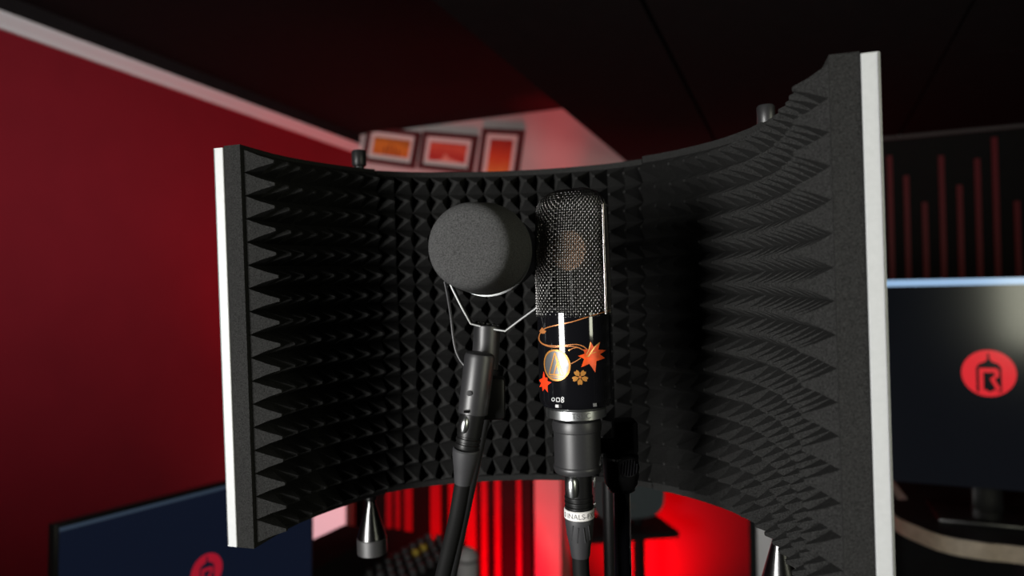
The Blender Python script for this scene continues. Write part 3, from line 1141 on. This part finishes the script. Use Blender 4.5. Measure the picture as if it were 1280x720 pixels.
MB().prism([(u1 - .0012, z1 - .0011), (u1 + .0012, z1 - .0011), (u1 + .0012, z1 + .0011), (u1 - .0012, z1 + .0011)], 0, .0005, f).build('switch', M['greyprint'], cm, None, 0)
# nickel ring with engraved characters, screwed below the body
MB().lathe([(-.0078, .0205), (-.0074, .0216), (-.0014, .0216), (-.0008, .0210), (.0004, .0205)], 64).build('ring', M['ring'], cm, None, 0.5)


def text_wrap(name, txt, size, m, parent, radius, phi0, z0_, flip=1):
    cu = bpy.data.curves.new(name, 'FONT')
    cu.body = txt
    cu.size = size
    cu.align_x = 'CENTER'
    cu.align_y = 'CENTER'
    cu.extrude = .00008
    tmp = bpy.data.objects.new('tmp_text', cu)
    COL.objects.link(tmp)
    dg = bpy.context.evaluated_depsgraph_get()
    me = bpy.data.meshes.new_from_object(tmp.evaluated_get(dg))
    bpy.data.objects.remove(tmp)
    me.name = name
    for v in me.vertices:
        a_ = phi0 + v.co.x / radius
        rr = radius + .00003 + v.co.z
        v.co = Vector((math.sin(a_) * rr, -math.cos(a_) * rr, z0_ + v.co.y))
    me.materials.clear()
    me.materials.append(m)
    o = bpy.data.objects.new(name, me)
    COL.objects.link(o)
    o.parent = parent
    return o


ring_o = [c for c in cm.children if c.name.startswith('ring')][0]
text_wrap('engraving', 'TSHC', .0056, M['darkprint'], ring_o, .0217, VIEW + math.radians(9), -.0044)

# isolating holder below the ring: part of the stand
PX = lambda py, r_=.011: ((388 - py) * (.493 - r_) - (388 - 506) * .493) / FPX
st2 = thing('microphone_stand', 'black straight microphone stand with pivot clamp right of the lacquered microphone', 'stand', None)


def axp(z, dx=0.0, dy=0.0):
    """world point on the condenser's axis at height z"""
    return C0 + AXM * z + E1 * dx + E2 * dy


hold = MB().lathe([(PX(h_, .017), r_) for h_, r_ in ((597, .0150), (595.5, .0168), (590, .0178), (587, .0175), (586, .0170), (543, .0170), (542, .0176), (535, .0180), (529, .0172), (527.2, .0150))],
                  48, C0, AXM)
hold.build('mount_cup', M['satin'], st2)
# pivot clamp, right of the cup
KD = .535
dpx = KD / FPX
MB().bbox(W(781, 545, KD), (29 * dpx, .020, 42 * dpx), .003, 2, frame_mat(Vector((0, 0, 0)), E1, E2, AX).to_3x3()).build('pivot_block', M['black'], st2)
MB().cyl(W(735, 557, KD - .004), W(770, 557, KD - .002), .006, n=20).build('side_arm', M['black'], st2)
MB().bbox(W(763.5, 557, KD - .010), (.0045, .004, .0075), .0006, 1, frame_mat(Vector((0, 0, 0)), E1, E2, AX).to_3x3()).build('lug', M['greyrubber'], st2)
MB().lathe([(0, .0100), (.004, .0128), (.010, .0138), (.026, .0138), (.0285, .0120), (.029, .0100)], 32, W(777, 610, KD), AX).build('clamp_sleeve', M['black'], st2)
kn_c = W(786, 585, KD - .016)
kn = MB().cyl(kn_c + E2 * .010, kn_c, .0085, n=24, bv=.0015).build('thumb_knob', M['black'], st2)
mb = MB()
for k in range(-3, 4):
    x_ = k * .0021
    hh_ = .0062 * math.sqrt(max(.05, 1 - (k / 3.6) ** 2))
    mb.bbox(kn_c + E1 * x_ - E2 * .0006, (.0009, .0016, 2 * hh_), .0004, 1, (frame_mat(Vector((0, 0, 0)), E1, E2, AX).to_3x3() @ Matrix.Rotation(math.radians(8), 3, 'Y')))
mb.build('grip_ribs', M['gloss'], kn)
MB().lathe([(-.0018, .0098), (-.0012, .0106), (.0012, .0106)], 32, W(777, 610, KD), AX).build('collar', M['metalgrey'], st2)
ptop = W(777, 606, KD)
pdir = (W(777.5, 612, KD) - W(778.5, 720, KD)).normalized()
foot = Vector((ptop.x + .008, ptop.y + .004, 0))
MB().cyl((foot.x, foot.y, .10), ptop, .0066, n=24).build('pole', M['gloss'], st2)
MB().cyl((foot.x, foot.y, .05), (foot.x, foot.y, .15), .018, n=20, bv=.003).build('hub', M['black'], st2)
MB().lathe([(0, .07), (.014, .07), (.022, .06), (.030, .02), (.06, .0175)], 32, (foot.x, foot.y, 0)).build('base', M['black'], st2)

# ---- cable with its connector in the condenser's foot
cb = thing('microphone_cable', 'black cable with white-ringed plug hanging straight under the lacquered microphone', 'cable', None)
MB().lathe([(PX(641), .0100), (PX(640), .0104), (PX(637), .0104), (PX(636), .0097), (PX(634.5), .0097), (PX(633.5), .0104), (PX(631), .0104), (PX(630), .0097), (PX(628.5), .0097), (PX(627.5), .0104), (PX(625), .0104), (PX(624), .0099), (PX(596), .0099)],
           40, C0, AXM).build('plug_shell', M['black'], cb, None, 0.5)
lt = axp(PX(608), -.0052, -.0088)
MB().lathe([(-.0088, .0012), (-.0075, .0034), (-.003, .0042), (.003, .0041), (.006, .0030), (.007, .0016)], 20, lt, AXM).build('latch', M['ring'], cb)
for y_ in (608, 637):
    MB().bbox(axp(PX(y_), .0112, -.001), (.0016, .003, .0075 if y_ == 608 else .004), .0005, 2).build('shell_tab', M['ring'], cb)
lr_ = MB().lathe([(PX(652.5), .0104), (PX(651.5), .0110), (PX(641.5), .0110), (PX(640.5), .0104)], 48, C0, AXM).build('label_ring', M['label'], cb, None, 0.5)
tx = text_wrap('lettering', '0 INALS-FX 0', .0052, M['greyprint'], lr_, .01105, 0.0, PX(646.5))
vfm = frame_mat(C0, E1, E2, AXM)
for v in tx.data.vertices:
    v.co = vfm @ v.co
bt = MB().lathe([(PX(703), .0066), (PX(700), .0070), (PX(690), .0076), (PX(675), .0094), (PX(660), .0104), (PX(653), .0106), (PX(652), .0104)], 40, C0, AXM).build('boot', M['greyrubber'], cb)
fins = MB()
for sx in (-1, 1):
    for k in (0, 1):
        x0_, x1_ = (.0018 + k * .0036) * sx, (.0030 + k * .0036) * sx
        zA, zB = (PX(660), PX(680)) if k == 0 else (PX(658), PX(678))
        rr0, rr1 = .0106, .0090
        pts_ = []
        for z_, x_, r_ in ((zA, x0_, rr0), (zB, x1_, rr1)):
            pts_.append(axp(z_, x_, -math.sqrt(max(1e-9, r_ * r_ - x_ * x_))))
        fins.tube(pts_, .0005, 6)
fins.build('boot_fins', M['greyrubber'], bt)
c_end = axp(PX(700))
MB().tube(catmull([axp(PX(698)), axp(PX(720)), axp(PX(760), .001), W(732, 900, .50), Vector((foot.x - .02, foot.y - .02, .6)), Vector((foot.x - .03, foot.y - .05, .008)), Vector((foot.x + .2, foot.y - .25, .008))], 8), .0062, 12).build('cord', M['cable'], cb)

# ------------------------------------------------------------------ dynamic microphone in the foam windscreen
FR = W(583.5, 307, .440)
BK = W(609, 312, .490)
ax1 = (BK - FR).normalized()
L1 = (BK - FR).length
dm = thing('dynamic_microphone', 'dynamic microphone in a dark grey foam windscreen held by a thin V yoke', 'microphone', None)
r0 = .0285
pr = [(0, .006), (.0002, .014), (.0008, .0205), (.0022, .0248), (.0048, .0275), (.0085, .0289), (.016, .0298), (L1 - .010, .0327), (L1 - .004, .0328), (L1 - .001, .0318), (L1, .0300)]
MB().lathe([(h_ - .0012, r_) for h_, r_ in pr], 72, FR, ax1).build('windscreen', M['windfoam'], dm, None, 1.2)
MB().lathe([(L1 - .0005, .0310), (L1, .0328), (L1 + .0026, .0328), (L1 + .003, .0300)], 64, FR - UP * .0012, ax1).build('chrome_rim', M['ring'], dm)
MB().lathe([(L1 + .003, .0285), (L1 + .050, .0285), (L1 + .056, .0255), (L1 + .060, .018)], 48, FR, ax1).build('body', M['satin'], dm)
# yoke: flat bar bent to a V with a level foot
YD = .500
yk = [(556, 322), (560, 345), (566, 360), (577, 382), (589, 404), (610, 409.5), (631.5, 413), (650, 399), (668, 386), (681, 374), (690, 340)]
yp = [W(x, y, YD) for x, y in yk]
MB().strip(yp, E2, .016, .0017).build('yoke', M['satin'], dm, None, 0.25)
# bright front edge of the bent bar
MB().tube([q - E2 * .0080 for q in yp], .00062, 8).build('yoke_edge', M['alu'], dm)
for (x, y) in ((557, 326), (689, 342)):
    q = W(x, y, YD)
    MB().cyl(q - E1 * .004, q + E1 * .004, .0075, n=24, bv=.0012).build('pivot_knob', M['black'], dm)
for k in range(5):
    q = W(597 + k * 6.5, 404 + k * 1.0, YD + .002)
    MB().lathe([(0, .0016), (.0012, .0016), (.0016, .0012)], 12, q, AX).build('yoke_screw', M['black'], dm)
# swivel and output housing
dirm = (W(600, 442, .475) - W(590, 520, .475)).normalized()
m_up = W(600.5, 440, .475)
m_lo = W(591, 517, .475)
MB().cyl(W(609, 407, .500), W(606, 462, .498), .0098, n=32, bv=.0008).build('swivel', M['satin'], dm)
Lm = (m_up - m_lo).length
hs = MB().lathe([(0, .0098), (.0006, .0104), (Lm - .004, .0108), (Lm - .0015, .0100), (Lm - .0003, .0080), (Lm, .0050)], 40, m_lo, m_up - m_lo).build('output_housing', M['satin'], dm, None, 0.7)
q = W(586.5, 491.5, .4645)
MB().lathe([(0, .0019), (.0008, .0019), (.0009, .0012)], 16, q, -E2).build('screw', M['greyrubber'], hs)
q = W(583, 514.5, .4640)
MB().bbox(q, (.0038, .0012, .0022), .0004, 1).build('latch_window', M['chrome'], hs)
MB().bbox(W(616, 497, .492), (.018, .018, .030), .003, 2).build('stand_adapter', M['black'], dm)
# thin lead from the capsule to the housing
MB().tube(catmull([W(556, 352, .485), W(560, 372, .482), W(564, 398, .478), W(566.5, 420, .476), W(570, 438, .475), W(575.5, 450, .474), W(581, 457, .473)], 8), .00105, 10).build('lead', M['satin'], dm)

# ---- its cable
c2 = thing('microphone_cable', 'black cable with grey boot running down from the foam windscreen microphone', 'cable', None)
x_lo = W(583.5, 560, .475)
ux = (m_lo - x_lo).normalized()
Lx = (m_lo - x_lo).length
MB().lathe([(0, .0086), (.001, .0088), (.003, .0088), (.0035, .0082), (.0045, .0082), (.005, .0088), (.007, .0088), (.0075, .0082), (.0085, .0082), (.009, .0087), (Lx + .004, .0087)], 36, x_lo, ux).build('plug_shell', M['black'], c2, None, 0.5)
q = W(581, 531, .4675)
MB().lathe([(-.0058, .0010), (-.005, .0022), (-.002, .0031), (.002, .0029), (.005, .0018), (.0058, .0008)], 18, q, ux).build('latch', M['ring'], c2)
b_lo = W(578.5, 604, .478)
ub = (x_lo - b_lo).normalized()
Lb = (x_lo - b_lo).length
MB().lathe([(0, .0060), (.004, .0066), (Lb * .45, .0078), (Lb - .006, .0095), (Lb - .001, .0097), (Lb, .0090)], 36, b_lo, ub).build('boot', M['greyrubber'], c2)
fn_ = MB()
for xo in (-12.5, -4.5, 4.0, 11):
    fn_.tube([W(583 + xo, 566, .4665 + abs(xo) * .00035), W(581 + xo * .85, 584, .4675 + abs(xo) * .0004)], [.0011, .0005], 8)
fn_.build('boot_fins', M['greyrubber'], [c for c in c2.children if c.name.startswith('boot')][0])
MB().tube(catmull([W(579.5, 598, .478), W(577, 612, .479), W(571, 645, .482), W(563, 680, .487), W(554.5, 715, .492), W(545, 760, .50), W(525, 850, .52), W(500, 1000, .56)], 8), .0058, 12).build('cord', M['cable'], c2)

# ---- boom arm and stand carrying the dynamic microphone
PD = .515
b_top = W(613, 470, PD)
b_end = W(541, 810, PD + .04)
bm_ = thing('boom_stand', 'black boom stand slanting down under the foam windscreen microphone', 'stand', None)
MB().cyl(b_end, b_top, .0068, n=24).build('boom', M['satin'], bm_)
MB().cyl(b_top - (b_top - b_end).normalized() * .012, b_top + (b_top - b_end).normalized() * .008, .0092, n=24, bv=.001).build('boom_tip', M['black'], bm_)
q = W(553.5, 716, PD - .006)
MB().cyl(q + E2 * .006, q - E2 * .004, .0030, n=16, bv=.0006).build('glint_stud', M['chrome'], bm_)  # small chrome stud added to give the glint on the boom
fx, fy = b_end.x, b_end.y
MB().cyl((fx, fy, .10), (fx, fy, b_end.z + .01), .010, n=20).build('pole', M['black'], bm_)
MB().bbox((fx, fy, b_end.z), (.035, .035, .045), .006, 2).build('boom_joint', M['black'], bm_)
MB().cyl((fx, fy, .05), (fx, fy, .15), .020, n=20, bv=.003).build('hub', M['black'], bm_)
MB().lathe([(0, .07), (.014, .07), (.022, .06), (.030, .022), (.06, .0195)], 32, (fx, fy, 0)).build('base', M['black'], bm_)
